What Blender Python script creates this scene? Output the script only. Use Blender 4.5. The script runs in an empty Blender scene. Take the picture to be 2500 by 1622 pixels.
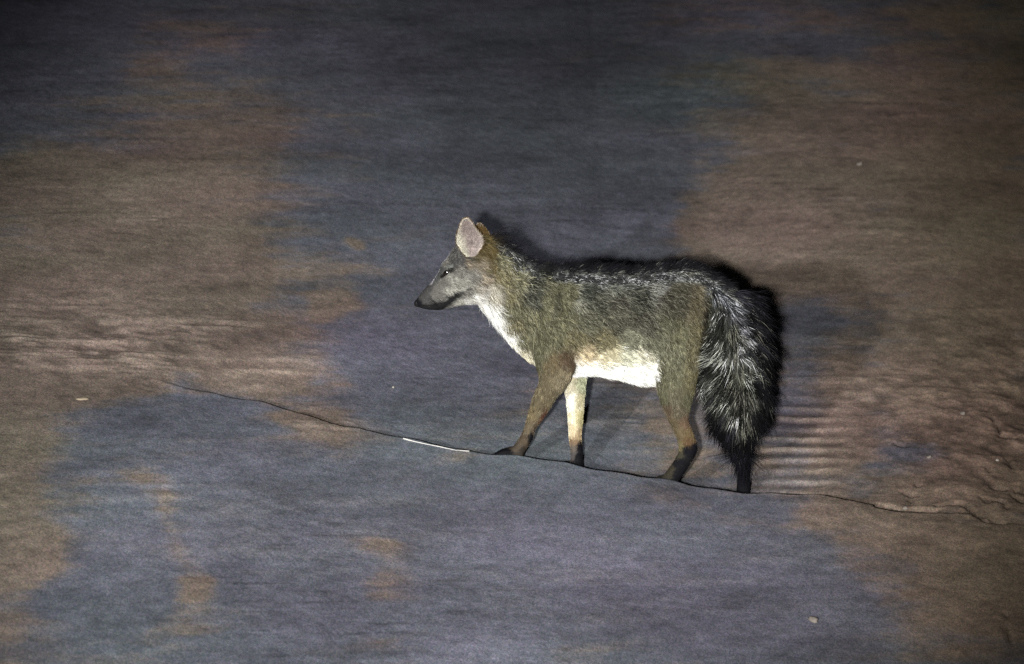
import bpy, bmesh, math, random
import numpy as np
from mathutils import Vector

random.seed(7)
rng = np.random.default_rng(11)
scene = bpy.context.scene
COL = scene.collection

# ------------------------------------------------------------------ camera
DEP = math.radians(20.0)          # how far the camera looks down
DIST = 8.0
K = 0.00083 / DIST                # tangent of one photograph pixel (photo 2500 x 1622)
TARGET = np.array([0.0, 0.0, 0.26])
FWD = np.array([0.0, math.cos(DEP), -math.sin(DEP)])
UPV = np.array([0.0, math.sin(DEP), math.cos(DEP)])
CAM = TARGET - FWD * DIST
cd = bpy.data.cameras.new("camera")
cam = bpy.data.objects.new("camera", cd)
COL.objects.link(cam)
cam.location = CAM
cam.rotation_euler = (math.pi / 2 - DEP, 0, 0)
cd.sensor_width = 36.0
cd.angle = 2 * math.atan(K * 1250)
cd.clip_start = 0.1
cd.clip_end = 500
cd.dof.use_dof = True
cd.dof.focus_distance = DIST - 0.05
cd.dof.aperture_fstop = 7.1
scene.camera = cam

# ------------------------------------------------------------------ night sky, torch beams, exposure
world = bpy.data.worlds.new("World")
scene.world = world
world.use_nodes = True
wn = world.node_tree.nodes
wl = world.node_tree.links
bg = wn["Background"]
sky = wn.new("ShaderNodeTexSky")
sky.sky_type = 'NISHITA'
sky.sun_disc = False
sky.sun_elevation = math.radians(1.0)
sky.sun_rotation = math.radians(200)
wl.new(sky.outputs[0], bg.inputs[0])
bg.inputs[1].default_value = 0.006

def torch(name, loc, aim, power, size_deg, blend, radius, color):
    ld = bpy.data.lights.new(name, 'SPOT')
    ld.energy = power
    ld.spot_size = math.radians(size_deg)
    ld.spot_blend = blend
    ld.shadow_soft_size = radius
    ld.color = color
    o = bpy.data.objects.new(name, ld)
    COL.objects.link(o)
    o.location = loc
    o.rotation_euler = (Vector(aim) - Vector(loc)).to_track_quat('-Z', 'Y').to_euler()
    return o

torch("torch", (CAM[0] - 0.20, CAM[1], CAM[2] - 0.07), (-0.03, 0.1, 0.22), 4500, 20.5, 1.0, 0.045, (1.0, 0.985, 0.965))
torch("headlight", (CAM[0] - 1.75, CAM[1] + 0.1, CAM[2] - 0.02), (-0.05, 0.2, 0.2), 2100, 25, 1.0, 0.06, (0.95, 0.97, 1.0))

scene.view_settings.view_transform = 'Standard'
scene.view_settings.look = 'None'
scene.view_settings.exposure = 0.0
scene.view_settings.gamma = 1.0
scene.view_settings.use_curve_mapping = False
scene.cycles.max_bounces = 5
scene.cycles.diffuse_bounces = 2
scene.cycles.glossy_bounces = 2
scene.cycles.transparent_max_bounces = 4
scene.cycles.sample_clamp_indirect = 3.0
scene.cycles.use_denoising = False
try:
    scene.cycles_curves.shape = 'RIBBONS'
    scene.cycles_curves.subdivisions = 2
except Exception:
    pass

# ------------------------------------------------------------------ helpers
def U(px, py, y=0.0):
    """the point of the vertical plane at depth y that is seen at photo pixel (px, py)"""
    d = FWD + np.array([1.0, 0, 0]) * ((px - 1250) * K) + UPV * ((811 - py) * K)
    t = (y - CAM[1]) / d[1]
    return CAM + d * t

def proj(p):
    q = p - CAM
    z = q @ FWD
    return 1250 + q[:, 0] / z / K, 811 - (q @ UPV) / z / K

def _h(ix, iy, iz):
    n = (ix.astype(np.int64) * 73856093) ^ (iy.astype(np.int64) * 19349663) ^ (iz.astype(np.int64) * 83492791)
    n = (n ^ (n >> 13)) * 1274126177
    n = n ^ (n >> 16)
    return (n & 0xFFFFF) / float(0xFFFFF)

def vnoise(x, y, seed=0):
    ix, iy = np.floor(x), np.floor(y)
    fx, fy = x - ix, y - iy
    fx = fx * fx * (3 - 2 * fx); fy = fy * fy * (3 - 2 * fy)
    s = np.full_like(ix, seed)
    a = _h(ix, iy, s); b = _h(ix + 1, iy, s); c = _h(ix, iy + 1, s); d = _h(ix + 1, iy + 1, s)
    return (a * (1 - fx) + b * fx) * (1 - fy) + (c * (1 - fx) + d * fx) * fy

def fbm(x, y, oct=4, seed=0, gain=0.5):
    v = 0; a = 1; t = 0
    for i in range(oct):
        v = v + a * vnoise(x * 2 ** i + 17.3 * i, y * 2 ** i - 9.1 * i, seed + i * 7)
        t += a; a *= gain
    return v / t - 0.5

def tag(o, label=None, cat=None, group=None, kind=None):
    if label: o["label"] = label
    if cat: o["category"] = cat
    if group: o["group"] = group
    if kind: o["kind"] = kind
    return o

def mesh_obj(name, verts, faces, mat, parent=None, smooth=True):
    me = bpy.data.meshes.new(name)
    me.from_pydata([tuple(v) for v in verts], [], [tuple(f) for f in faces])
    b_ = bmesh.new(); b_.from_mesh(me); bmesh.ops.recalc_face_normals(b_, faces=b_.faces); b_.to_mesh(me); b_.free()
    me.materials.append(mat)
    if smooth:
        me.shade_smooth()
    o = bpy.data.objects.new(name, me)
    COL.objects.link(o)
    if parent:
        o.parent = parent
        o.matrix_parent_inverse = parent.matrix_world.inverted()
    return o

def principled(name, color=(0.5, 0.5, 0.5), rough=0.6, spec=0.5):
    m = bpy.data.materials.new(name)
    m.use_nodes = True
    b = m.node_tree.nodes["Principled BSDF"]
    b.inputs["Base Color"].default_value = (*color, 1)
    b.inputs["Roughness"].default_value = rough
    b.inputs["Specular IOR Level"].default_value = spec
    return m, b, m.node_tree.nodes, m.node_tree.links

# ------------------------------------------------------------------ ground
YR = -0.10                         # the low crest in front of the animal's feet
ridge_px = [(-1500, 560), (-600, 735), (0, 862), (300, 915), (520, 958), (640, 984), (780, 1024), (985, 1072), (1145, 1100),
            (1235, 1110), (1330, 1124), (1430, 1140), (1530, 1155), (1620, 1171), (1700, 1189), (1760, 1196), (1830, 1200), (1950, 1208),
            (2050, 1216), (2140, 1235), (2250, 1250), (2380, 1262), (2500, 1285), (3100, 1390), (4000, 1530)]
_rp = np.array([U(a, b, YR) for a, b in ridge_px])
RX, RZ = _rp[:, 0], _rp[:, 2]
def ridge_z(x):
    z = np.interp(x, RX, RZ)
    sl, sr = 0.12, -0.12
    z = np.where(x < RX[0], RZ[0] + 8 * sl * (1 - np.exp(-(RX[0] - x) / 8)), z)
    z = np.where(x > RX[-1], RZ[-1] + 8 * sr * (1 - np.exp(-(x - RX[-1]) / 8)), z)
    return z
def ridge_smooth(x):
    ks = np.linspace(-0.55, 0.55, 23); ws = np.cos(ks / 0.6 * math.pi / 2) ** 2
    return sum(w * ridge_z(x + k) for k, w in zip(ks, ws)) / ws.sum()

STREAKS = [  # photo px, py, rx, ry, spacing in m, height in m, tilt, pale dust 0..1: wash ripples and tyre scuffs
    (1950, 1100, 105, 130, 0.058, 0.0052, 0.0, 0.95),
    (2000, 900, 150, 90, 0.085, 0.005, -0.04, 0.35),
    (1480, 1040, 230, 70, 0.045, 0.0030, 0.05, 0.45),
    (700, 880, 110, 60, 0.028, 0.0040, 0.25, 0.60),
    (380, 860, 160, 60, 0.024, 0.0040, 0.05, 0.50),
    (300, 1180, 330, 60, 0.07, 0.002, 0.0, 0.30),
    (620, 1260, 600, 160, 0.09, 0.002, 0.0, 0.16),
    (1700, 1400, 600, 160, 0.09, 0.002, 0.0, 0.16),
    (610, 925, 80, 34, 0.026, 0.0050, 0.08, 0.85),
    (500, 815, 150, 70, 0.026, 0.0045, 0.22, 0.65),
    (150, 800, 260, 95, 0.030, 0.0045, 0.04, 0.45),
    (800, 1035, 130, 45, 0.026, 0.0030, 0.08, 0.50),
    (1050, 1010, 200, 60, 0.05, 0.0018, 0.06, 0.15),
    (540, 650, 80, 60, 0.040, 0.0035, 0.10, 0.3),
    (2100, 620, 300, 180, 0.10, 0.003, -0.05, 0.08),
    (1750, 330, 400, 130, 0.14, 0.003, -0.03, 0.08),
]
CRACKS = [
    [(2140, 1236), (2190, 1245), (2290, 1250)],
    [(2222, 1232), (2228, 1215), (2212, 1207)],
    [(2290, 1238), (2320, 1230), (2350, 1232), (2380, 1256), (2405, 1272), (2450, 1277)],
    [(2410, 1172), (2422, 1190), (2450, 1196)],
    [(2400, 1218), (2410, 1230), (2432, 1222), (2450, 1232), (2462, 1244)],
    [(2480, 1190), (2474, 1212), (2500, 1228)],
    [(2190, 1085), (2210, 1092)],
    [(2234, 1182), (2246, 1192)],
    [(2415, 1015), (2435, 1040), (2440, 1060), (2480, 1068)],
    [(2405, 1140), (2412, 1150)],
    [(2460, 1120), (2468, 1140)],
    [(2455, 1500), (2462, 1550), (2470, 1600)],
]
BROWN = [  # photo px, py, rx, ry, weight: tan dust patches (+), blue grey packed ground and a painted shadow (-)
    (150, 620, 380, 300, 0.75), (330, 480, 260, 190, 0.35), (240, 860, 330, 110, 0.75), (560, 680, 75, 90, 0.9),
    (380, 760, 300, 120, 0.35), (100, 1000, 170, 170, 0.55), (0, 1300, 90, 300, 0.4), (90, 1350, 70, 70, 0.6), (500, 200, 330, 150, 0.3),
    (700, 850, 180, 90, 0.6), (620, 930, 110, 32, 0.6), (300, 790, 240, 60, 0.5),
    (865, 607, 26, 16, 0.9), (830, 735, 55, 26, 0.75), (800, 765, 30, 20, 0.5), (745, 1012, 90, 18, 1.0), (800, 1045, 90, 30, 0.45), (880, 1080, 110, 40, 0.4),
    (375, 1155, 60, 30, 0.5), (930, 1330, 60, 30, 0.5), (950, 1420, 60, 50, 0.35), (440, 1300, 40, 130, 0.12), (470, 1460, 60, 60, 0.3),
    (1130, 1130, 60, 20, 0.3), (1620, 1046, 40, 10, 0.9), (1690, 1120, 60, 30, 0.3),
    (2350, 950, 270, 480, 0.85), (2150, 470, 430, 260, 0.55), (1950, 480, 160, 210, 0.5), (1780, 560, 90, 110, 0.6),
    (1730, 300, 110, 40, 0.35), (1900, 660, 200, 60, 0.3), (2350, 200, 300, 250, 0.6), (1700, 150, 300, 90, 0.25), (2060, 1000, 60, 260, 0.35),
    (2200, 1290, 170, 90, 0.5), (2420, 1480, 150, 200, 0.5), (2000, 1250, 80, 40, 0.45), (1650, 1420, 200, 40, 0.15),
    (330, 1010, 70, 50, -0.5), (230, 1095, 90, 50, -0.5), (120, 1175, 80, 50, -0.4), (560, 1250, 60, 160, -0.2), (430, 1260, 28, 120, 0.22), (470, 1440, 50, 50, 0.4), (200, 420, 200, 60, 0.4), (620, 330, 130, 60, 0.3),
    (1250, 250, 420, 330, -0.8), (1250, 700, 330, 300, -0.35), (1550, 500, 150, 120, -0.6), (620, 560, 120, 150, 0.35), (60, 120, 260, 170, -0.7), (820, 120, 300, 130, -0.3),
    (330, 1080, 160, 110, -0.5), (520, 1000, 110, 60, -0.5), (420, 900, 40, 50, -0.5), (510, 740, 50, 90, -0.4), (620, 770, 60, 30, -0.5), (1150, 1450, 620, 220, -0.4), (1000, 900, 200, 120, -0.6),
    (1400, 1300, 500, 150, -0.5), (2010, 800, 120, 90, -0.5), (1830, 620, 60, 40, -0.5), (2180, 1120, 90, 70, -0.7), (2060, 1190, 90, 30, -0.5), (1900, 1480, 260, 120, -0.25), (700, 1200, 300, 140, -0.4),  # the blue grey patch right of the tail paints the body's second shadow
    (300, 1450, 260, 130, -0.35),
]
def seg_dist(px, py, pts):
    best = np.full(px.shape, 1e9)
    for (x0, y0), (x1, y1) in zip(pts[:-1], pts[1:]):
        dx, dy = x1 - x0, y1 - y0
        t = np.clip(((px - x0) * dx + (py - y0) * dy) / (dx * dx + dy * dy), 0, 1)
        best = np.minimum(best, np.hypot(px - x0 - t * dx, (py - y0 - t * dy)))
    return best

def ground_base(x, y):
    """height of the ground without its fine relief"""
    rz = ridge_z(x); rs = ridge_smooth(x)
    d = y - (YR + 0.006 * np.sin(x * 23) + 0.004 * np.sin(x * 61 + 1))
    z_ridge = rz
    far = 1 / (1 + np.exp(-(np.abs(d) - 0.45) / 0.11))
    z = z_ridge * (1 - far) + rs * far
    sx = np.interp(x, RX, np.interp([p[0] for p in ridge_px], [430, 640, 900, 1180, 1300, 1420, 1500, 1860, 2000, 2200, 2500], [0.0, 0.42, 0.50, 0.75, 0.85, 1.05, 1.35, 1.25, 0.7, 0.35, 0.05]))
    dd = np.clip(d, 0, None)
    a = (0.52 + 0.55 * np.clip(sx - 0.9, 0, 1)) * dd; b = 0.072 * np.maximum(sx, 1e-3); kk = 0.02 * np.clip(sx, 0.05, 1)
    hmin = np.clip(0.5 + 0.5 * (b - a) / kk, 0, 1)
    drop = b * (1 - hmin) + a * hmin - kk * hmin * (1 - hmin)
    drop = np.where(dd <= 0, 0, np.clip(drop, 0, None))
    z = z - drop * np.clip(sx * 4, 0, 1)
    z = z + 0.00 * d
    return z

def row_depth(py):
    """depth on a level plane of a sight line row: scuffs and stains run along it"""
    an_ = DEP + np.arctan((np.clip(py, -1500, 4000) - 811) * K)
    return CAM[1] + CAM[2] / np.tan(np.clip(an_, 0.06, 1.4))
def ground_full(x, y):
    z = ground_base(x, y)
    p = np.stack([x, y, z], -1)
    px, py = proj(p)
    yh = row_depth(py)
    m = 0.010 * fbm(x * 2.2, y * 1.6, 3, 3) + 0.0012 * fbm(x * 7, yh * 9, 3, 9) + 0.0006 * fbm(x * 26, yh * 26, 3, 21)
    m = m + 0.0010 * fbm(x * 90, y * 90, 2, 31)
    calm = np.exp(-((y - YR) / 0.05) ** 2)
    m = m * (1 - 0.5 * calm)
    dust = np.zeros_like(x); scuff = np.zeros_like(x)
    wob = fbm(x * 6, y * 6, 3, 55)
    for (cx, cy, rx, ry, sp, amp, tilt, pale) in STREAKS:
        w = np.exp(-(((px - cx) / rx) ** 2 + ((py - cy) / ry) ** 2) ** 1.5)
        ph = (yh + tilt * x) / sp + 1.5 * wob + 0.9 * fbm(x * 14, yh * 3, 2, 77)
        brk = np.clip(0.45 + 2.8 * fbm(x * 5.5, yh * 24, 3, 91), 0, 1)
        if pale > 0.9:
            ph = yh / sp + 0.45 * fbm(x * 5, yh * 5, 2, 55) + 0.25 * fbm(x * 16, yh * 6, 2, 77)
            brk = np.clip(0.85 + 1.6 * fbm(x * 5, yh * 22, 3, 91), 0, 1.2)
            s = (0.5 + 0.5 * np.sin(ph * 2 * math.pi)) ** 1.6
        else:
            sx_ = 8.0 if ry > 50 else 12.0
            yy = (yh + tilt * x) / sp + 0.5 * wob
            s = 0.6 * vnoise(x * sx_ + 3 + 2 * wob, yy * 1.8, 401) ** 2 + 0.6 * vnoise(x * sx_ * 2.7, yy * 3.3, 403) ** 2 + 0.3 * vnoise(x * sx_ * 6, yy * 6.1, 407)
            s = np.clip(s * 1.5, 0, 1)
        m = m + amp * w * (s - 0.4) * brk
        dust = np.maximum(dust, w * pale * s ** 1.3 * brk * (0.35 + 1.2 * vnoise(x * 60, yh * 90, 93)) * (0.5 + 1.0 * vnoise(x * 7 + 5, yh * 17, 97)))
        scuff = np.maximum(scuff, 0.9 * w * pale * np.clip(0.30 - s, 0, 1) * (0.4 + vnoise(x * 40, yh * 110, 95)))
    dust = dust - scuff
    crack = np.zeros_like(x)
    wx = 5 * fbm(x * 25, y * 25, 2, 101); wy = 5 * fbm(x * 25, y * 25, 2, 103)
    for c in CRACKS:
        dist = seg_dist(px + wx, py + wy, c)
        crack = np.maximum(crack, np.exp(-(dist / 3.2) ** 2))
    rough_r = 1 / (1 + np.exp(-(px - 2080) / 90.0)) * np.exp(-((py - 1050) / 260.0) ** 2)
    rough_l = np.exp(-(((px - 260) / 330) ** 2 + ((py - 850) / 110) ** 2))
    clod = fbm(x * 22, y * 16, 4, 301, 0.65)
    m = m + (0.015 * rough_r + 0.009 * rough_l) * clod
    m = m - 0.010 * crack
    return z + m, px, py, dust, crack, clod * (rough_r + rough_l)

def axis(dense, lo, hi, far):
    n = 26
    g = [(far ** ((i + 1) / n)) for i in range(n)]
    left = [lo - v + 0.999 for v in g][::-1]
    right = [hi + v - 0.999 for v in g]
    return np.array(left + list(dense) + right)
xs = axis(np.arange(-1.75, 1.7501, 0.0075), -1.75, 1.75, 70.0)
ys = axis(np.concatenate([np.arange(-1.5, -0.16, 0.0075), np.arange(-0.16, 0.10, 0.004), np.arange(0.10, 1.0, 0.0075), np.arange(1.0, 4.3, 0.013)]), -1.5, 4.3, 70.0)
GX, GY = np.meshgrid(xs, ys)
gx, gy = GX.ravel(), GY.ravel()
gz, gpx, gpy, dust, crack, clodm = ground_full(gx, gy)
wpx = gpx + 130 * fbm(gx * 3, gy * 2, 4, 201) + 22 * fbm(gx * 24, gy * 16, 3, 207)
wpy = gpy + 70 * fbm(gx * 3, gy * 2, 4, 203) + 14 * fbm(gx * 24, gy * 16, 3, 209)
gh = row_depth(gpy)
brown = 0.26 + 1.25 * fbm(gx * 5.5 + 1.2 * fbm(gx * 9, gh * 5, 3, 601), gh * 3.6, 4, 603, 0.6) + 1.0 * fbm(gx * 9, gh * 26, 4, 605, 0.7) + 0.55 * fbm(gx * 1.6, gh * 1.4, 4, 211) + 0.55 * fbm(gx * 2.5, gh * 8, 4, 221)
for (cx, cy, rx, ry, w) in BROWN:
    w = w * (1.8 if (w > 0 and rx < 100) else 1.0)
    brown = brown + w * np.exp(-(((wpx - cx) / rx) ** 2 + ((wpy - cy) / ry) ** 2) ** 1.1)
outside = (np.abs(gx) > 2.2) | (gy > 5) | (gy < -2)
brown = np.clip(brown, -0.25, 1.1)
s = np.clip((brown - 0.02) / 0.9, 0, 1)
s = s * s * (3 - 2 * s)
cb = np.array([0.146, 0.149, 0.187]); cr = np.array([0.246, 0.187, 0.156])
colr = cb * (1 - s[:, None]) + cr * s[:, None]
green = np.clip(0.5 + 1.6 * fbm(gx * 1.8, gh * 1.5, 3, 231), 0, 1)[:, None]
colr = colr * (1 - 0.16 * green * np.array([1.0, 0.1, 0.8]))
purple = np.clip(0.4 + 2.2 * fbm(gx * 3.1, gh * 4.2, 4, 711), 0, 1)[:, None]
colr = colr * (1 + 0.05 * purple * np.array([1.0, -0.6, 0.7]))
val = 1 + 0.95 * fbm(gx * 2.6, gh * 4, 5, 241, 0.6) + 0.55 * fbm(gx * 14, gh * 17, 4, 251, 0.65) + 0.30 * fbm(gx * 40, gh * 48, 3, 255, 0.7)
colr = colr * val[:, None]
sc1 = fbm(gx * 7 + 3 * fbm(gx * 4, gh * 4, 2, 811), gh * 62, 4, 813, 0.7)
sc2 = fbm(gx * 9 + 40, gh * 70, 4, 817, 0.7)
patchy = np.clip(0.5 + 3 * fbm(gx * 2.4, gh * 2.4, 3, 819), 0, 1)
colr = colr * (1 + patchy * (1.6 * np.clip(sc1 - 0.10, 0, 1) - 2.4 * np.clip(sc2 - 0.10, 0, 1)))[:, None]
rr = 1 / (1 + np.exp(-(gpx - 2200) / 130.0))
colr = colr * (1 - rr[:, None] * np.array([0.04, 0.12, 0.26]))
FALLOFF_DAMP = [(1330, 90, 580, 250, 0.46), (40, 60, 330, 170, 0.34), (1250, 1560, 800, 200, 0.16), (1000, 1330, 400, 110, 0.10), (2450, 1560, 300, 200, 0.15), (2480, 100, 260, 260, 0.15), (330, 1010, 90, 55, 0.20), (210, 1100, 110, 50, 0.18), (110, 1185, 90, 45, 0.15), (520, 780, 90, 90, 0.18), (640, 600, 60, 50, 0.15),  # top, bottom and corners painted darker as beam falloff; smaller ones are damp smears
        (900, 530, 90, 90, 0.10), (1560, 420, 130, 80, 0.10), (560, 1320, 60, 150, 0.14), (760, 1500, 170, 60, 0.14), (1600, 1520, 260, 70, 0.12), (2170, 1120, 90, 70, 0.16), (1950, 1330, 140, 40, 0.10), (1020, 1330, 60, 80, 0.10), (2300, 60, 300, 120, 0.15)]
for (cx, cy, rx, ry, w) in FALLOFF_DAMP:
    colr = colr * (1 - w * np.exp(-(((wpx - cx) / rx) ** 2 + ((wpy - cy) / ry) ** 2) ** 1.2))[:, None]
colr = colr * (1 + 2.0 * clodm[:, None])
colr = colr * (1 - 0.6 * crack[:, None])  # crack shade put into the colour, as the frontal light gives little
colr = colr * (1 - np.clip(-dust, 0, 1) * 1.3)[:, None]
colr = colr + np.clip(dust, 0, 1)[:, None] * np.array([0.20, 0.170, 0.135])
colr = np.clip(colr, 0.01, 0.8)

nx, ny = len(xs), len(ys)
me = bpy.data.meshes.new("ground")
nv = nx * ny
me.vertices.add(nv)
me.vertices.foreach_set("co", np.stack([gx, gy, gz], -1).ravel().astype(np.float32))
i0 = (np.arange(ny - 1)[:, None] * nx + np.arange(nx - 1)[None, :]).ravel()
quads = np.stack([i0, i0 + 1, i0 + nx + 1, i0 + nx], -1)
nf = len(quads)
me.loops.add(nf * 4)
me.loops.foreach_set("vertex_index", quads.ravel().astype(np.int32))
me.polygons.add(nf)
me.polygons.foreach_set("loop_start", (np.arange(nf) * 4).astype(np.int32))
me.polygons.foreach_set("loop_total", np.full(nf, 4, np.int32))
me.update(calc_edges=True)
me.shade_smooth()
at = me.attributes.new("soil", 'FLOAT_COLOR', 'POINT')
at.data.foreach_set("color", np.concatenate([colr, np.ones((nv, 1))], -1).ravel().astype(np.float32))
gm, gb, gn, gl = principled("packed_earth", rough=0.88, spec=0.25)
me.materials.append(gm)
a = gn.new("ShaderNodeAttribute"); a.attribute_name = "soil"
tc = gn.new("ShaderNodeTexCoord")
def noise_node(scale, detail, rough=0.6):
    n = gn.new("ShaderNodeTexNoise"); n.inputs["Scale"].default_value = scale
    n.inputs["Detail"].default_value = detail; n.inputs["Roughness"].default_value = rough
    gl.new(tc.outputs["Object"], n.inputs["Vector"]); return n
n1 = noise_node(330, 4, 0.85)
n2 = noise_node(38, 6, 0.7)
def mr(src, lo, hi, fmin, fmax):
    m = gn.new("ShaderNodeMapRange"); m.inputs[1].default_value = lo; m.inputs[2].default_value = hi
    m.inputs[3].default_value = fmin; m.inputs[4].default_value = fmax; m.clamp = True
    gl.new(src, m.inputs[0]); return m.outputs[0]
f1 = mr(n1.outputs["Fac"], 0.33, 0.67, 0.78, 1.22)
f2 = mr(n2.outputs["Fac"], 0.35, 0.65, 0.80, 1.20)
mp = gn.new("ShaderNodeMapping"); mp.inputs["Scale"].default_value = (1.0, 0.42, 1.0)
gl.new(tc.outputs["Object"], mp.inputs["Vector"])
vo = gn.new("ShaderNodeTexVoronoi"); vo.inputs["Scale"].default_value = 520
gl.new(mp.outputs[0], vo.inputs["Vector"])
sp_ = gn.new("ShaderNodeSeparateColor"); gl.new(vo.outputs["Color"], sp_.inputs[0])
f3 = mr(sp_.outputs[0], 0.0, 1.0, 0.72, 1.28)
mu0 = gn.new("ShaderNodeMath"); mu0.operation = 'MULTIPLY'
gl.new(f1, mu0.inputs[0]); gl.new(f3, mu0.inputs[1])
mu = gn.new("ShaderNodeMath"); mu.operation = 'MULTIPLY'
gl.new(mu0.outputs[0], mu.inputs[0]); gl.new(f2, mu.inputs[1])
gr = gn.new("ShaderNodeMix"); gr.data_type = 'RGBA'; gr.blend_type = 'SOFT_LIGHT'; gr.inputs[0].default_value = 0.13
gl.new(a.outputs["Color"], gr.inputs[6]); gl.new(vo.outputs["Color"], gr.inputs[7])
vm = gn.new("ShaderNodeVectorMath"); vm.operation = 'SCALE'
gl.new(gr.outputs[2], vm.inputs[0]); gl.new(mu.outputs[0], vm.inputs["Scale"])
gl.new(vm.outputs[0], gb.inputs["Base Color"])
bp = gn.new("ShaderNodeBump"); bp.inputs["Distance"].default_value = 0.0016; bp.inputs["Strength"].default_value = 0.8
n3 = noise_node(150, 8, 0.7)
gl.new(n3.outputs["Fac"], bp.inputs["Height"]); gl.new(bp.outputs[0], gb.inputs["Normal"])
ground = bpy.data.objects.new("ground", me)
COL.objects.link(ground)
tag(ground, "packed blue grey and tan earth slope with ripples, scuffs and a low crest", kind="structure")

def gz_at(x, y):
    return float(ground_full(np.array([x]), np.array([y]))[0][0])

def at_ground(px, py):
    """where the sight line of a photo pixel meets the ground"""
    d = FWD + np.array([1.0, 0, 0]) * ((px - 1250) * K) + UPV * ((811 - py) * K)
    t = np.linspace(5.5, 13, 3000)
    pts = CAM + d[None, :] * t[:, None]
    g = ground_full(pts[:, 0], pts[:, 1])[0]
    i = int(np.argmax(pts[:, 2] < g))
    return np.array([pts[i, 0], pts[i, 1], g[i]])

# ------------------------------------------------------------------ the fox: traced sections (two edge pixels each) joined into one skin
# every chain: list of (ax, ay, bx, by, depth_centre, half_depth)
CH = {}
CH['body'] = [
    (1262, 700, 1250, 815, 0.0, 0.045), (1290, 668, 1285, 868, 0.0, 0.058), (1330, 664, 1330, 905, 0.0, 0.068), (1390, 662, 1385, 915, 0.0, 0.076),
    (1450, 664, 1450, 912, 0.0, 0.082), (1520, 669, 1515, 922, 0.0, 0.080), (1580, 665, 1572, 935, 0.0, 0.072),
    (1640, 655, 1630, 925, 0.0, 0.068), (1690, 657, 1685, 880, 0.0, 0.060), (1728, 675, 1712, 820, 0.0, 0.045), (1745, 700, 1725, 770, 0.0, 0.025)]
CH['neck'] = [
    (1345, 668, 1290, 880, 0.0, 0.062), (1300, 652, 1240, 828, 0.0, 0.056), (1262, 625, 1212, 785, 0.0, 0.050), (1230, 600, 1190, 758, 0.0, 0.048), (1200, 585, 1165, 742, 0.0, 0.046)]
CH['head'] = [
    (1214, 590, 1200, 735, 0.0, 0.040), (1190, 578, 1180, 738, 0.0, 0.052), (1155, 580, 1155, 737, 0.0, 0.055), (1118, 600, 1130, 741, 0.0, 0.050), (1096, 624, 1112, 746, 0.0, 0.040),
    (1075, 656, 1090, 753, 0.0, 0.028), (1058, 684, 1072, 757, 0.0, 0.021), (1037, 705, 1048, 756, 0.0, 0.0165), (1022, 724, 1030, 753, 0.0, 0.013), (1015, 734, 1019, 748, 0.0, 0.008)]
CH['near_front'] = [
    (1300, 740, 1430, 745, -0.035, 0.030), (1292, 800, 1425, 800, -0.045, 0.034), (1302, 870, 1412, 875, -0.050, 0.032), (1316, 925, 1392, 928, -0.052, 0.025),
    (1302, 967, 1362, 965, -0.052, 0.020), (1289, 1010, 1334, 1010, -0.052, 0.0165), (1280, 1042, 1309, 1045, -0.052, 0.014),
    (1270, 1066, 1302, 1068, -0.052, 0.0145), (1252, 1092, 1286, 1096, -0.052, 0.014), (1243, 1103, 1278, 1110, -0.052, 0.014)]
CH['far_front'] = [
    (1345, 800, 1445, 800, 0.030, 0.030), (1355, 870, 1440, 870, 0.038, 0.028), (1371, 925, 1433, 925, 0.045, 0.022), (1380, 961, 1428, 961, 0.048, 0.018), (1386, 1018, 1424, 1018, 0.050, 0.0155),
    (1388, 1065, 1420, 1065, 0.050, 0.014), (1392, 1099, 1423, 1099, 0.050, 0.0135), (1394, 1130, 1424, 1133, 0.050, 0.014), (1392, 1146, 1424, 1150, 0.050, 0.014)]
CH['near_hind'] = [
    (1610, 720, 1725, 720, -0.022, 0.036), (1588, 800, 1722, 795, -0.032, 0.040), (1590, 880, 1710, 872, -0.038, 0.037), (1600, 930, 1701, 928, -0.042, 0.031), (1614, 985, 1686, 990, -0.045, 0.022),
    (1631, 1026, 1680, 1022, -0.046, 0.017), (1651, 1068, 1693, 1058, -0.046, 0.014), (1657, 1096, 1702, 1086, -0.046, 0.014), (1653, 1112, 1700, 1106, -0.046, 0.014),
    (1638, 1136, 1680, 1142, -0.046, 0.013), (1615, 1167, 1656, 1175, -0.046, 0.0135), (1603, 1184, 1642, 1192, -0.046, 0.015)]
CH['far_hind'] = [
    (1640, 750, 1725, 750, 0.025, 0.034), (1645, 850, 1735, 850, 0.035, 0.034), (1692, 925, 1760, 922, 0.042, 0.027), (1725, 985, 1778, 975, 0.046, 0.019), (1755, 1035, 1797, 1025, 0.048, 0.0145),
    (1788, 1080, 1832, 1070, 0.048, 0.014), (1801, 1110, 1836, 1105, 0.048, 0.014), (1800, 1160, 1832, 1160, 0.048, 0.0135), (1797, 1215, 1831, 1215, 0.048, 0.014)]
CH['tail'] = [
    (1700, 672, 1705, 740, 0.0, 0.024), (1745, 684, 1722, 765, -0.004, 0.032), (1795, 720, 1722, 798, -0.012, 0.036), (1826, 775, 1722, 825, -0.016, 0.036), (1840, 845, 1730, 856, -0.016, 0.034),
    (1843, 920, 1748, 920, -0.012, 0.028), (1836, 990, 1764, 990, -0.012, 0.025), (1828, 1045, 1785, 1045, -0.010, 0.018), (1820, 1085, 1800, 1085, -0.008, 0.010), (1817, 1100, 1804, 1100, -0.008, 0.006)]

def leg_ground(chain, px, y):
    """photo row where the ground lies under a foot"""
    x = U(px, 1150, y)[0]
    p = np.array([[x, y, gz_at(x, y)]])
    return float(proj(p)[1][0])

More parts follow.
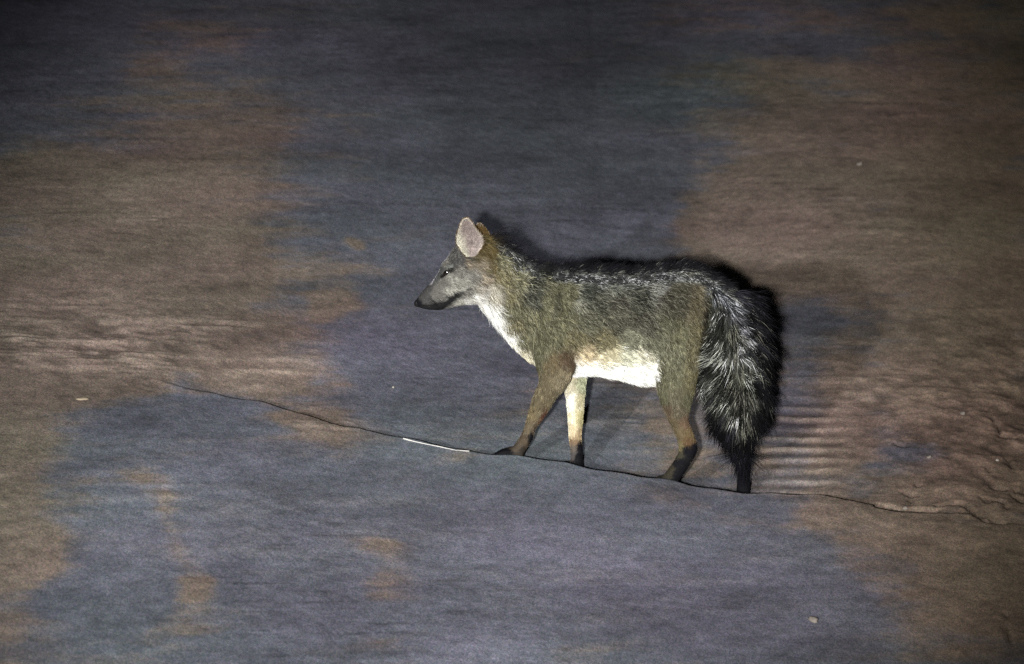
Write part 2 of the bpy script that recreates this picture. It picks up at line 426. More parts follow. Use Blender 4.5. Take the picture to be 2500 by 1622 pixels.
def paw(name, toe_px, heel_px, y, ztop, wid):
    gy0 = leg_ground(name, (toe_px + heel_px) / 2, y)
    sec = []
    L = heel_px - toe_px
    for t, h in ((0.0, ztop * 0.9), (0.35, ztop), (0.62, ztop * 0.82), (0.8, ztop * 0.6)):
        px = heel_px - L * t
        g = leg_ground(name, px, y)
        sec.append((px, g - h, px, g - 1, y, wid))
    CH[name + '_pad'] = sec
    for k, oy in enumerate((-0.0125, -0.0043, 0.0043, 0.0125)):
        e = 0.0 if k in (1, 2) else 0.10
        s2 = []
        for t, h in ((0.45, ztop * 0.75), (0.68 , ztop * 0.62), (0.86 - e, ztop * 0.56), (1.0 - e, ztop * 0.26)):
            px = heel_px - L * t
            g = leg_ground(name, px, y + oy)
            s2.append((px, g - h, px, g - 1, y + oy, 0.0052))
        CH[name + '_toe%d' % k] = s2
    return gy0
FEET = {}
for nm, t, h, y, zt in (('near_front', 1200, 1276, -0.052, 24), ('far_front', 1366, 1426, 0.050, 24), ('near_hind', 1568, 1646, -0.046, 24), ('far_hind', 1756, 1834, 0.048, 24)):
    FEET[nm] = paw(nm, t, h, y, zt, 0.016)
    last = CH[nm][-1]
    g = leg_ground(nm, (last[0] + last[2]) / 2, y)
    CH[nm].append((last[0] - 1, g - 5, last[2] - 1, g - 3, y, 0.015))
print("FEET", FEET)

def tube(chain, nseg=20, sub=3):
    C = []
    ch = np.array(chain, float)
    t = np.arange(len(ch))
    tt = np.linspace(0, len(ch) - 1, (len(ch) - 1) * sub + 1)
    def cr(col):
        out = []
        for v in tt:
            i = min(int(v), len(ch) - 2); f = v - i
            p0 = col[max(i - 1, 0)]; p1 = col[i]; p2 = col[i + 1]; p3 = col[min(i + 2, len(ch) - 1)]
            out.append(0.5 * ((2 * p1) + (-p0 + p2) * f + (2 * p0 - 5 * p1 + 4 * p2 - p3) * f * f + (-p0 + 3 * p1 - 3 * p2 + p3) * f ** 3))
        return np.array(out)
    S = np.stack([cr(ch[:, k]) for k in range(6)], -1)
    verts, cents = [], []
    for (ax, ay, bx, by, yc, w) in S:
        A = U(ax, ay, yc); B = U(bx, by, yc)
        c = (A + B) / 2; e = (A - B) / 2
        cents.append(c)
        for k in range(nseg):
            an = 2 * math.pi * k / nseg
            verts.append(c + e * math.cos(an) + np.array([0, 1.0, 0]) * (w * math.sin(an)))
    faces = []
    n = len(S)
    for i in range(n - 1):
        for k in range(nseg):
            k2 = (k + 1) % nseg
            faces.append((i * nseg + k, i * nseg + k2, (i + 1) * nseg + k2, (i + 1) * nseg + k))
    c0 = cents[0] * 1.25 - cents[1] * 0.25; c1 = cents[-1] * 1.4 - cents[-2] * 0.4
    verts += [c0, c1]
    for k in range(nseg):
        k2 = (k + 1) % nseg
        faces.append((n * nseg, k2, k))
        faces.append((n * nseg + 1, (n - 1) * nseg + k, (n - 1) * nseg + k2))
    return verts, faces, cents

V, F, CP, CI = [], [], [], []
names = list(CH)
for ci, nm in enumerate(names):
    v, f, c = tube(CH[nm])
    o = len(V)
    V += v; F += [tuple(i + o for i in q) for q in f]
    ch = np.array(CH[nm])
    CP += c; CI += [ci] * len(c)
CP = np.array(CP); CI = np.array(CI)
tmp = bpy.data.meshes.new("tmp")
tmp.from_pydata([tuple(v) for v in V], [], F)
to = bpy.data.objects.new("tmp", tmp); COL.objects.link(to)
import bmesh
bm = bmesh.new(); bm.from_mesh(tmp); bmesh.ops.recalc_face_normals(bm, faces=bm.faces); bm.to_mesh(tmp); bm.free()
r = to.modifiers.new("r", 'REMESH'); r.mode = 'VOXEL'; r.voxel_size = 0.0033
sm = to.modifiers.new("s", 'SMOOTH'); sm.factor = 0.5; sm.iterations = 5
dg = bpy.context.evaluated_depsgraph_get()
body_me = bpy.data.meshes.new_from_object(to.evaluated_get(dg))
bpy.data.objects.remove(to); bpy.data.meshes.remove(tmp)
body_me.name = "body"
bv = np.empty(len(body_me.vertices) * 3, np.float32); body_me.vertices.foreach_get("co", bv); bv = bv.reshape(-1, 3).astype(float)
# carve a mouth line and the eye hollow lightly
bn = np.empty(len(body_me.vertices) * 3, np.float32); body_me.vertices.foreach_get("normal", bn); bn = bn.reshape(-1, 3).astype(float)
bpx, bpy_ = proj(bv)
MOUTH = [(1030, 748), (1055, 750), (1080, 742), (1100, 728), (1118, 714)]
md = seg_dist(bpx, bpy_, MOUTH)
EYE = (1089, 667)
ed = np.hypot((bpx - EYE[0]), (bpy_ - EYE[1]))
push = 0.0022 * np.exp(-(md / 3.0) ** 2) * (bpx < 1150) + 0.0030 * np.exp(-(ed / 11.0) ** 2)
push -= 0.0035 * np.exp(-(((bpx - 1092) / 16) ** 2 + ((bpy_ - 650) / 8) ** 2))     # brow
bv = bv - bn * push[:, None]
body_me.vertices.foreach_set("co", bv.ravel().astype(np.float32))
body_me.update()
body_me.shade_smooth()

root = bpy.data.objects.new("fox", None)
COL.objects.link(root)
root.location = (0.1, 0.0, float(ground_base(np.array([0.1]), np.array([0.0]))[0]))
root.empty_display_size = 0.1
bpy.context.view_layer.update()
tag(root, "grey and olive fox with a black bushy tail standing side on in torchlight", "fox")

# ------------------------------------------------------------------ coat map: guide points (px, py, comb dx, comb dy, length mm, lift, colour, agouti)
OL = (0.084, 0.080, 0.047); OLW = (0.104, 0.092, 0.050); PL = (0.16, 0.16, 0.125); DK = (0.021, 0.022, 0.017); DB = (0.031, 0.028, 0.020)
RB = (0.072, 0.054, 0.022); GY_ = (0.115, 0.110, 0.098); GL = (0.22, 0.215, 0.185); WB = (0.15, 0.125, 0.092)
WH = (0.72, 0.715, 0.64); CR = (0.62, 0.56, 0.40); BK = (0.006, 0.006, 0.008); SV = (0.060, 0.062, 0.060); TN = (0.112, 0.092, 0.055); TD = (0.075, 0.052, 0.032)
FG = (0.050, 0.048, 0.046)
BODY = [
 (1018, 740, 1, 0, 1.5, .2, BK, .1), (1030, 722, 1, -.4, 2, .2, FG, .3), (1040, 740, 1, -.2, 2.5, .2, FG, .3), (1048, 700, 1, -.8, 2, .2, FG, .3),
 (1058, 683, .6, -.9, 2.5, .2, SV, .3), (1064, 668, .6, -.9, 2.5, .2, SV, .3), (1070, 655, .6, -.9, 3, .2, SV, .3), (1068, 700, 1, -.5, 3, .2, GY_, .4), (1062, 722, 1, -.2, 3, .2, GY_, .3), (1045, 728, 1, -.3, 2.5, .2, FG, .3),
 (1082, 642, .6, -.9, 4, .2, GY_, .5), (1095, 620, .6, -.9, 5, .2, FG, .5), (1112, 625, .8, -.6, 5, .2, FG, .5), (1105, 640, .9, -.3, 4, .2, FG, .5),
 (1085, 690, 1, -.2, 3.5, .2, GY_, .4), (1100, 680, 1, 0, 5, .2, GL, .4), (1112, 700, 1, .1, 6, .2, GL, .4), (1126, 690, 1, .2, 7, .2, GL, .4), (1120, 660, 1, .2, 6, .2, GY_, .5), (1095, 710, 1, .1, 4, .2, GL, .3),
 (1078, 725, 1, 0, 3, .2, GY_, .3), (1140, 640, 1, .4, 7, .2, WB, .4), (1165, 645, 1, .5, 9, .25, WB, .4), (1150, 670, 1, .4, 9, .25, GY_, .6), (1125, 640, 1, .2, 5, .2, FG, .4),
 (1135, 715, 1, .2, 7, .2, GY_, .6), (1030, 750, 1, 0, 1.5, .15, BK, .0), (1048, 755, 1, 0, 2, .15, BK, .0), (1066, 754, 1, -.1, 2, .15, BK, .05), (1085, 745, 1, -.3, 2.5, .15, BK, .05), (1100, 732, 1, -.4, 2.5, .15, BK, .05), (1114, 720, 1, -.4, 3, .15, DK, .1),
 (1095, 752, 1, .1, 3.5, .15, GY_, .2), (1115, 740, 1, .1, 5, .15, GL, .3), (1140, 735, 1, .3, 8, .2, (.33, .32, .29), .3), (1165, 725, 1, .5, 12, .25, (.40, .39, .35), .35), (1172, 700, 1, .5, 12, .3, (.26, .24, .20), .6),
 (1190, 715, .9, .7, 15, .3, (.30, .28, .23), .6), (1175, 680, 1, .5, 12, .3, WB, .6), (1190, 745, .8, .9, 17, .3, WH, .1),
 (1203, 765, .7, 1, 18, .28, WH, .0), (1216, 790, .6, 1, 18, .25, WH, .0), (1232, 812, .6, 1, 16, .22, WH, .1), (1250, 838, .6, 1, 15, .22, (.6, .58, .48), .2), (1272, 866, .5, 1, 13, .2, CR, .2), (1292, 893, .5, 1, 12, .2, (.42, .40, .30), .3),
 (1184, 590, .7, .7, 6, .2, RB, .2), (1200, 585, .7, .8, 7, .2, RB, .2), (1208, 605, .7, .8, 8, .2, RB, .25), (1196, 625, .7, .8, 9, .2, RB, .25), (1186, 650, .8, .7, 10, .25, (.085, .070, .038), .4), (1204, 650, .8, .8, 12, .25, RB, .4),
 (1215, 590, .9, .6, 14, .4, DB, .5), (1232, 602, .9, .6, 13, .35, SV, .9), (1228, 630, .9, .6, 20, .35, OL, .8), (1250, 618, .9, .5, 16, .35, SV, .9), (1270, 636, .9, .5, 18, .35, SV, .9), (1290, 648, .9, .5, 16, .35, SV, .8),
 (1212, 580, .9, .3, 24, .85, BK, .0), (1230, 592, .9, .3, 30, .9, BK, .0), (1252, 608, .9, .3, 32, .9, BK, .0), (1280, 630, .9, .3, 32, .9, BK, .0), (1312, 652, 1, .1, 30, .9, BK, .0),
 (1230, 670, .8, .8, 18, .3, OLW, .7), (1215, 700, .8, .8, 18, .3, OLW, .7), (1235, 720, .7, .9, 20, .3, OLW, .6), (1228, 750, .7, .9, 18, .3, OL, .6), (1262, 680, .8, .7, 22, .3, OL, .8), (1255, 745, .7, .9, 20, .3, OL, .6),
 (1245, 790, .6, 1, 17, .3, OLW, .5), (1275, 830, .5, 1, 15, .25, OL, .5), (1300, 680, .9, .5, 24, .35, DK, .9), (1290, 720, .8, .7, 22, .3, DK, .8), (1290, 770, .7, .9, 18, .3, OL, .6), (1320, 800, .6, .9, 15, .25, OL, .5), (1310, 850, .5, 1, 13, .2, OL, .5),
 (1330, 690, .9, .5, 24, .35, OL, .9), (1345, 730, .8, .7, 20, .3, DK, .6), (1365, 735, .8, .7, 18, .3, DK, .5), (1395, 720, .8, .6, 18, .3, PL, .6), (1380, 770, .7, .8, 16, .3, OL, .5), (1350, 760, .7, .8, 16, .3, OL, .5),
 (1430, 705, .9, .5, 20, .3, DK, .5), (1450, 730, .9, .5, 17, .3, (.034, .034, .026), .6), (1500, 720, 1, .4, 17, .3, (.032, .030, .023), .6), (1560, 715, 1, .4, 17, .3, DK, .6), (1620, 715, 1, .4, 18, .3, DB, .5), (1680, 720, 1, .5, 18, .3, DB, .4), (1650, 745, .9, .6, 15, .3, (.040, .037, .026), .4), (1710, 745, .8, .8, 15, .3, (.066, .056, .034), .4),
 (1430, 780, .9, .5, 14, .3, (.060, .060, .040), .55), (1500, 780, .9, .5, 14, .3, (.052, .050, .035), .55), (1570, 790, .9, .5, 14, .3, (.043, .041, .030), .55), (1630, 790, .8, .7, 13, .25, (.085, .083, .052), .55), (1690, 790, .6, .9, 13, .25, OLW, .5),
 (1400, 830, .8, .6, 13, .25, OLW, .5), (1470, 835, .9, .5, 13, .25, OLW, .5), (1540, 830, .9, .5, 13, .25, (.13, .13, .09), .5), (1590, 850, .7, .8, 13, .25, (.10, .10, .066), .5),
 (1380, 865, .8, .6, 10, .2, TD, .3), (1350, 885, .6, .9, 9, .2, TD, .3), (1425, 868, .9, .5, 12, .25, (.32, .26, .16), .3), (1480, 872, .9, .4, 14, .25, (.38, .34, .22), .3), (1530, 880, .9, .4, 14, .25, (.40, .40, .30), .3), (1572, 868, .8, .6, 14, .25, (.42, .40, .30), .3),
 (1405, 905, .9, .4, 13, .25, WH, .0), (1440, 908, 1, .3, 14, .25, WH, .0), (1490, 912, 1, .3, 16, .25, WH, .0), (1540, 920, 1, .3, 18, .3, WH, .0), (1580, 915, .9, .4, 17, .3, WH, .0), (1585, 945, .9, .5, 17, .3, WH, .0), (1420, 930, 1, .4, 12, .25, WH, .0), (1500, 940, 1, .4, 14, .3, WH, .0),
 (1350, 678, .9, .3, 13, .3, SV, .9), (1375, 682, .9, .3, 12, .3, SV, .9), (1420, 682, 1, .2, 11, .3, SV, .9), (1460, 684, 1, .2, 12, .3, SV, 1.0), (1510, 687, .9, .1, 12, .3, SV, 1.0), (1560, 685, .9, .1, 13, .3, SV, 1.0), (1610, 680, .9, .1, 15, .3, SV, 1.0), (1655, 676, .9, .2, 15, .3, SV, 1.0), (1700, 680, .9, .4, 15, .3, SV, .9), (1730, 700, .8, .6, 13, .3, SV, .8), (1600, 698, .9, .3, 20, .4, (.12, .12, .11), .8), (1500, 702, .9, .3, 18, .35, (.09, .095, .08), .7), (1670, 698, .9, .4, 20, .4, (.12, .11, .09), .7),
 (1340, 657, 1, .1, 27, .85, BK, .0), (1380, 658, 1, .1, 27, .85, BK, .0), (1430, 660, 1, .1, 27, .85, BK, .0), (1480, 664, 1, .05, 27, .85, BK, .0), (1530, 665, 1, 0, 27, .85, BK, .0), (1580, 660, 1, 0, 27, .85, BK, .0), (1630, 652, 1, 0, 27, .85, BK, .0), (1680, 652, 1, .2, 27, .85, BK, .0), (1720, 662, .9, .4, 27, .85, BK, .0), (1745, 682, .9, .5, 27, .85, BK, .0),
 (1740, 730, .6, .9, 16, .3, DK, .5), (1735, 760, .4, 1, 14, .3, DK, .5)]
NF = [(1300, 760, .7, .8, 15, .25, OL, .5), (1370, 770, .7, .8, 16, .28, OL, .5), (1410, 780, .8, .7, 15, .3, OL, .5), (1310, 830, .5, 1, 13, .22, OL, .5), (1350, 820, .5, 1, 13, .22, OL, .5), (1400, 830, .6, .8, 12, .2, OLW, .5),
 (1310, 880, .3, 1, 11, .2, OL, .4), (1345, 890, .3, 1, 9, .2, (.115, .09, .05), .3), (1385, 880, .4, .9, 9, .2, TD, .3), (1330, 920, 0, 1, 8, .2, TN, .3), (1375, 925, 0, 1, 9, .2, (.18, .15, .095), .3), (1310, 935, -.1, 1, 7, .2, TN, .4),
 (1310, 970, -.3, 1, 6, .2, TN, .3), (1345, 975, -.3, 1, 7, .2, TN, .3), (1300, 1010, -.3, 1, 5, .2, (.14, .11, .06), .3), (1318, 1010, -.3, 1, 5, .2, TN, .3), (1328, 1015, -.3, 1, 6, .2, (.07, .03, .02), .2), (1290, 1045, -.3, 1, 4, .2, (.12, .095, .06), .3), (1305, 1050, -.3, 1, 4, .2, (.08, .06, .04), .3),
 (1278, 1072, -.5, 1, 4, .2, (.08, .06, .04), .2), (1298, 1068, -.4, 1, 4, .2, BK, .1), (1260, 1092, -.6, 1, 3.5, .2, (.07, .055, .04), .2), (1275, 1105, -.6, 1, 3, .2, (.03, .025, .02), .1), (1240, 1108, -1, .3, 3, .2, BK, .0), (1210, 1108, -1, .2, 3, .2, BK, .0)]
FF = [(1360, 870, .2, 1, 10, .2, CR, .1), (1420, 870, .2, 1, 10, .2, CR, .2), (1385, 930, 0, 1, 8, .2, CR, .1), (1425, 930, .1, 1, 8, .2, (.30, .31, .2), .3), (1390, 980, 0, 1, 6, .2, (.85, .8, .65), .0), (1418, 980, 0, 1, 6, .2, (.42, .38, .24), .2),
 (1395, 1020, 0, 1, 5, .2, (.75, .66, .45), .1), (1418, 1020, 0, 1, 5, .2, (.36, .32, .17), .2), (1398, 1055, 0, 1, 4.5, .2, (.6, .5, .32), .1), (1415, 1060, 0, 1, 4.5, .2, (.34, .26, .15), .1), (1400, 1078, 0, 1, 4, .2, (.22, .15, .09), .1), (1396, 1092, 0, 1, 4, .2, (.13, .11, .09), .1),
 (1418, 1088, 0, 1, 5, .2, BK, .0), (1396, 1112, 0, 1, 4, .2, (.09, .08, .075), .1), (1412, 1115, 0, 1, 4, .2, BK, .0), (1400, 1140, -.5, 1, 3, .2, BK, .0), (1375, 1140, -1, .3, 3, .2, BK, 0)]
NH = [(1640, 740, .9, .5, 16, .3, (.040, .037, .026), .4), (1700, 760, .7, .8, 14, .3, (.078, .066, .040), .4), (1610, 800, .7, .8, 13, .25, (.076, .076, .050), .5), (1660, 810, .6, .9, 13, .25, OL, .5), (1705, 810, .4, 1, 13, .25, OLW, .5),
 (1600, 860, .4, 1, 12, .25, OL, .5), (1650, 870, .3, 1, 12, .22, (.11, .108, .068), .5), (1695, 870, .3, 1, 12, .22, OLW, .5), (1602, 920, .2, 1, 11, .2, OL, .5), (1650, 925, .2, 1, 10, .2, (.11, .105, .064), .5), (1690, 930, .2, 1, 10, .2, OLW, .4),
 (1615, 970, .2, 1, 8, .2, OL, .4), (1650, 970, .2, 1, 8, .2, (.11, .10, .065), .4), (1680, 975, .2, 1, 8, .2, OL, .4), (1622, 1000, .3, 1, 6, .2, (.085, .062, .04), .3), (1660, 1005, .3, 1, 6, .2, (.09, .075, .05), .3), (1640, 1035, .4, 1, 5, .2, (.10, .078, .045), .3), (1675, 1030, .3, 1, 5, .2, (.12, .08, .05), .3),
 (1660, 1062, .3, 1, 4.5, .2, (.13, .10, .055), .2), (1685, 1062, .2, 1, 5, .2, (.125, .09, .045), .2), (1658, 1090, 0, 1, 4, .2, (.17, .14, .07), .2), (1680, 1078, .1, 1, 4, .2, (.10, .06, .03), .2), (1676, 1100, -.2, 1, 4, .2, BK, .0), (1698, 1092, 0, 1, 5, .2, BK, .0), (1656, 1108, -.5, 1, 4, .2, (.05, .045, .03), .1),
 (1660, 1130, -.7, 1, 4, .2, BK, .05), (1635, 1150, -.7, 1, 4, .2, (.035, .03, .02), .2), (1655, 1160, -.7, 1, 4, .2, BK, .0), (1610, 1185, -1, .4, 3, .2, BK, .0), (1625, 1165, -1, 1, 3, .2, (.03, .027, .02), .1)]
FH = [(1650, 800, .4, 1, 12, .2, OL, .4), (1720, 900, .4, 1, 10, .2, DK, .4), (1750, 980, .3, 1, 8, .2, DK, .2), (1780, 1040, .3, 1, 5, .2, BK, .0), (1815, 1090, 0, 1, 5, .2, BK, .0), (1815, 1150, 0, 1, 4, .2, BK, .0), (1800, 1210, -1, .3, 3, .2, BK, .0)]
GS = (.034, .035, .030)
TAIL = [(1768, 1005, -.5, .9, 46, .7, BK, .0), (1782, 1035, -.4, .9, 44, .6, BK, .0), (1752, 960, -.6, .9, 40, .7, BK, .1), (1705, 690, .9, .5, 15, .3, SV, .9), (1715, 664, .9, .4, 38, .85, BK, .0), (1735, 690, .9, .5, 44, .85, BK, .0), (1770, 695, .8, .5, 47, .8, BK, .0), (1805, 722, .9, .4, 47, .8, BK, .0), (1835, 775, .9, .5, 47, .8, BK, .0), (1848, 850, .7, .7, 47, .8, BK, .0), (1848, 920, .5, .9, 47, .8, BK, .0), (1842, 990, .4, 1, 47, .8, BK, .0),
 (1725, 730, -.1, 1, 24, .35, GS, .9), (1745, 725, .2, 1, 20, .35, SV, 1.0), (1765, 738, .5, .8, 22, .35, SV, 1.0), (1785, 752, .7, .6, 26, .35, (.055, .055, .06), 1.0), (1802, 775, .9, .4, 28, .4, (.065, .065, .07), 1.0), (1810, 812, .9, .35, 30, .4, (.06, .06, .066), 1.0),
 (1760, 760, -.3, 1, 30, .35, GS, .9), (1785, 790, .1, 1, 34, .3, DK, .7), (1755, 800, -.7, .8, 38, .5, GS, 1.0), (1762, 850, -.8, .7, 44, .5, GS, 1.0), (1766, 910, -.7, .8, 46, .5, GS, 1.0), (1782, 970, -.6, .9, 46, .45, GS, 1.0), (1805, 830, -.1, 1, 38, .3, (.04, .04, .035), .7), (1810, 880, 0, 1, 40, .3, DK, .7),
 (1818, 860, .7, .7, 32, .4, (.05, .053, .05), 1.0), (1820, 910, .6, .8, 34, .4, (.045, .048, .042), 1.0), (1810, 930, 0, 1, 42, .3, (.03, .03, .026), .8), (1805, 980, -.1, 1, 40, .3, (.032, .032, .027), .9), (1820, 975, .3, 1, 34, .35, (.035, .035, .03), .9), (1810, 1020, 0, 1, 34, .3, (.028, .028, .023), .8),
 (1810, 1050, 0, 1, 42, .3, BK, .1), (1795, 1045, -.3, 1, 40, .4, BK, .1), (1825, 1045, .3, 1, 42, .4, BK, .0), (1812, 1080, 0, 1, 50, .25, BK, .0), (1812, 1100, 0, 1, 52, .2, BK, .0)]
def arr(g):
    return np.array([[p[0], p[1], p[2], p[3], p[4], p[5], *p[6], p[7]] for p in g], float)
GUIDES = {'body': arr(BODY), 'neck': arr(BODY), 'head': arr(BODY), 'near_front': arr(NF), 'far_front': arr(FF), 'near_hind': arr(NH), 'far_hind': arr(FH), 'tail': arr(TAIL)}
POW = 8.0
def coat(G, px, py):
    d2 = (px[:, None] - G[None, :, 0]) ** 2 + (py[:, None] - G[None, :, 1]) ** 2 + 4.0
    w = d2 ** (-POW / 2)
    w /= w.sum(1, keepdims=True)
    return w @ G[:, 2:]
def coat_all(pts, part):
    px, py = proj(pts)
    jt = np.where((py > 940) | (px < 1190), 2.2, 6.0)
    px = px + rng.normal(0, 1, px.shape) * jt; py = py + rng.normal(0, 1, py.shape) * jt
    out = np.zeros((len(pts), 8))
    for ci in np.unique(part):
        nm = names[ci]
        key = nm.split('_pad')[0].split('_toe')[0]
        m = part == ci
        idx = np.where(m)[0]
        for s0 in range(0, len(idx), 20000):
            ii = idx[s0:s0 + 20000]
            out[ii] = coat(GUIDES[key], px[ii], py[ii])
    return out
MARKS = [  # dark and pale markings of the coat, and a painted crease shade: polyline in photo px, half width px, colour, strength
    ([(1076, 678), (1088, 667), (1103, 656)], 4.0, (0.008, 0.007, 0.006), 1.0),
    ([(1032, 750), (1052, 752), (1072, 750), (1092, 740), (1106, 728), (1118, 715)], 6.5, (0.012, 0.012, 0.012), 1.0),
    ([(1118, 715), (1132, 706), (1143, 700)], 3.0, (0.03, 0.03, 0.028), 0.8),
    ([(1124, 606), (1138, 628), (1152, 634)], 6.0, (0.028, 0.027, 0.022), 0.85),
    ([(1158, 634), (1172, 618)], 5.0, (0.045, 0.034, 0.012), 0.85),
    ([(1052, 692), (1060, 676), (1068, 662)], 3.5, (0.42, 0.40, 0.42), 0.9),
    ([(1072, 656), (1082, 641), (1092, 627)], 2.0, (0.30, 0.30, 0.31), 0.6),
    ([(1092, 655), (1104, 650)], 2.5, (0.26, 0.27, 0.25), 0.7),
    ([(1186, 724), (1190, 736)], 4.0, (0.05, 0.045, 0.035), 0.7),
    ([(1172, 683), (1184, 690)], 2.5, (0.06, 0.05, 0.035), 0.6),
    ([(1196, 682), (1202, 702)], 5.0, (0.36, 0.34, 0.30), 0.5),
    ([(1356, 720), (1350, 760)], 9.0, (0.035, 0.035, 0.026), 0.6),
    ([(1426, 690), (1424, 725)], 14.0, (0.030, 0.034, 0.028), 0.6),
    ([(1312, 670), (1306, 740)], 12.0, (0.035, 0.037, 0.030), 0.5),
    ([(1345, 676), (1420, 681), (1508, 688), (1600, 682), (1653, 677), (1702, 680), (1738, 700)], 11.0, (0.062, 0.064, 0.062), 1.0, 0.97, 13.0),
    ([(1226, 612), (1252, 634), (1282, 658), (1310, 676)], 8.0, (0.055, 0.056, 0.054), 0.9, 0.95, 14.0),
    ([(1745, 712), (1782, 742), (1806, 780), (1816, 830)], 11.0, (0.050, 0.052, 0.056), 1.0, 1.0, 28.0),
    ([(1722, 750), (1714, 800), (1708, 850)], 5.0, (0.018, 0.016, 0.012), 0.9),  # dark line painting the shade between thigh and tail
]
_coat0 = coat_all
def coat_all(pts, part):
    out = _coat0(pts, part)
    px, py = proj(pts)
    for mk in MARKS:
        line, r_, c_, w_ = mk[:4]
        ag_ = mk[4] if len(mk) > 4 else 0.0
        ln_ = mk[5] if len(mk) > 5 else None
        x0 = min(q[0] for q in line) - 40; x1 = max(q[0] for q in line) + 40
        m = (px > x0) & (px < x1)
        if not m.any(): continue
        w = w_ * np.exp(-(seg_dist(px[m], py[m], line) / r_) ** 4)
        if c_[0] < 0.2 or True:
            out[m, 4:7] = out[m, 4:7] * (1 - w[:, None]) + np.array(c_) * w[:, None]
            if ln_:
                wl_ = np.clip(w * 1.5, 0, 1)
                out[m, 2] = out[m, 2] * (1 - wl_) + ln_ * wl_
                out[m, 3] = out[m, 3] * (1 - wl_) + 0.32 * wl_
            out[m, 7] = out[m, 7] * (1 - w) + ag_ * w
    return out
# which chain a skin point belongs to: normalised distance to each chain's elliptical sections
SEC = []
for ci, nm in enumerate(names):
    ch = np.array(CH[nm], float)
    tt = np.linspace(0, len(ch) - 1, (len(ch) - 1) * 4 + 1)
    S = np.stack([np.interp(tt, np.arange(len(ch)), ch[:, k]) for k in range(6)], -1)
    for (ax, ay, bx, by, yc, w) in S:
        A = U(ax, ay, yc); B = U(bx, by, yc)
        SEC.append((*((A + B) / 2), np.linalg.norm(A - B) / 2, w, ci))
SEC = np.array(SEC)
def part_of(pts):
    out = np.empty(len(pts), int)
    for s0 in range(0, len(pts), 5000):
        p = pts[s0:s0 + 5000]
        dxz = np.hypot(p[:, None, 0] - SEC[None, :, 0], p[:, None, 2] - SEC[None, :, 2]) / SEC[None, :, 3]
        dy = (p[:, None, 1] - SEC[None, :, 1]) / SEC[None, :, 4]
        out[s0:s0 + 5000] = SEC[np.argmin(np.hypot(dxz, dy), 1), 5].astype(int)
    return out
vpart = part_of(bv)
vc = coat_all(bv, vpart)
scol = vc[:, 4:7] * 0.75
at = body_me.attributes.new("coat", 'FLOAT_COLOR', 'POINT')
at.data.foreach_set("color", np.concatenate([np.clip(scol, 0, 0.8), np.ones((len(bv), 1))], -1).ravel().astype(np.float32))
sk, sb, sn, sl = principled("skin_under_coat", rough=0.8, spec=0.1)
an = sn.new("ShaderNodeAttribute"); an.attribute_name = "coat"
sl.new(an.outputs["Color"], sb.inputs["Base Color"])
body_me.materials.clear(); body_me.materials.append(sk)
body = bpy.data.objects.new("body", body_me)
COL.objects.link(body)
body.parent = root; body.matrix_parent_inverse = root.matrix_world.inverted()

# hair material: colour carried by every hair
hm = bpy.data.materials.new("coat_hair"); hm.use_nodes = True
hn, hl = hm.node_tree.nodes, hm.node_tree.links
hb = hn["Principled BSDF"]
ha = hn.new("ShaderNodeAttribute"); ha.attribute_name = "hcol"
hl.new(ha.outputs["Color"], hb.inputs["Base Color"])
hb.inputs["Roughness"].default_value = 0.6
hb.inputs["Specular IOR Level"].default_value = 0.035

tri = body_me
tri.calc_loop_triangles()
T = np.empty(len(tri.loop_triangles) * 3, np.int32); tri.loop_triangles.foreach_get("vertices", T); T = T.reshape(-1, 3)
body_me.vertices.foreach_get("normal", nb := np.empty(len(bv) * 3, np.float32)); bn = nb.reshape(-1, 3).astype(float)
tarea = np.linalg.norm(np.cross(bv[T[:, 1]] - bv[T[:, 0]], bv[T[:, 2]] - bv[T[:, 0]]), axis=1) / 2
tpart = vpart[T[:, 0]]
tail_i = names.index('tail')
paw_i = [i for i, n in enumerate(names) if '_pad' in n or '_toe' in n]

def hair_obj(name, P, R, C, parent):
    """P (n, k, 3) points, R (n, k) radii, C (n, k, 3) colours -> one hair curves object"""
    n, k = P.shape[:2]
    cu = bpy.data.hair_curves.new(name)
    cu.add_curves([k] * n)
    cu.attributes["position"].data.foreach_set("vector", P.reshape(-1).astype(np.float32))
    ra = cu.attributes.get("radius") or cu.attributes.new("radius", 'FLOAT', 'POINT')
    ra.data.foreach_set("value", R.reshape(-1).astype(np.float32))
    ca = cu.attributes.new("hcol", 'FLOAT_COLOR', 'POINT')
    ca.data.foreach_set("color", np.concatenate([C, np.ones((n, k, 1))], -1).reshape(-1).astype(np.float32))
    cu.materials.append(hm)
    o = bpy.data.objects.new(name, cu)
    COL.objects.link(o)
    o.parent = parent; o.matrix_parent_inverse = parent.matrix_world.inverted()
    return o

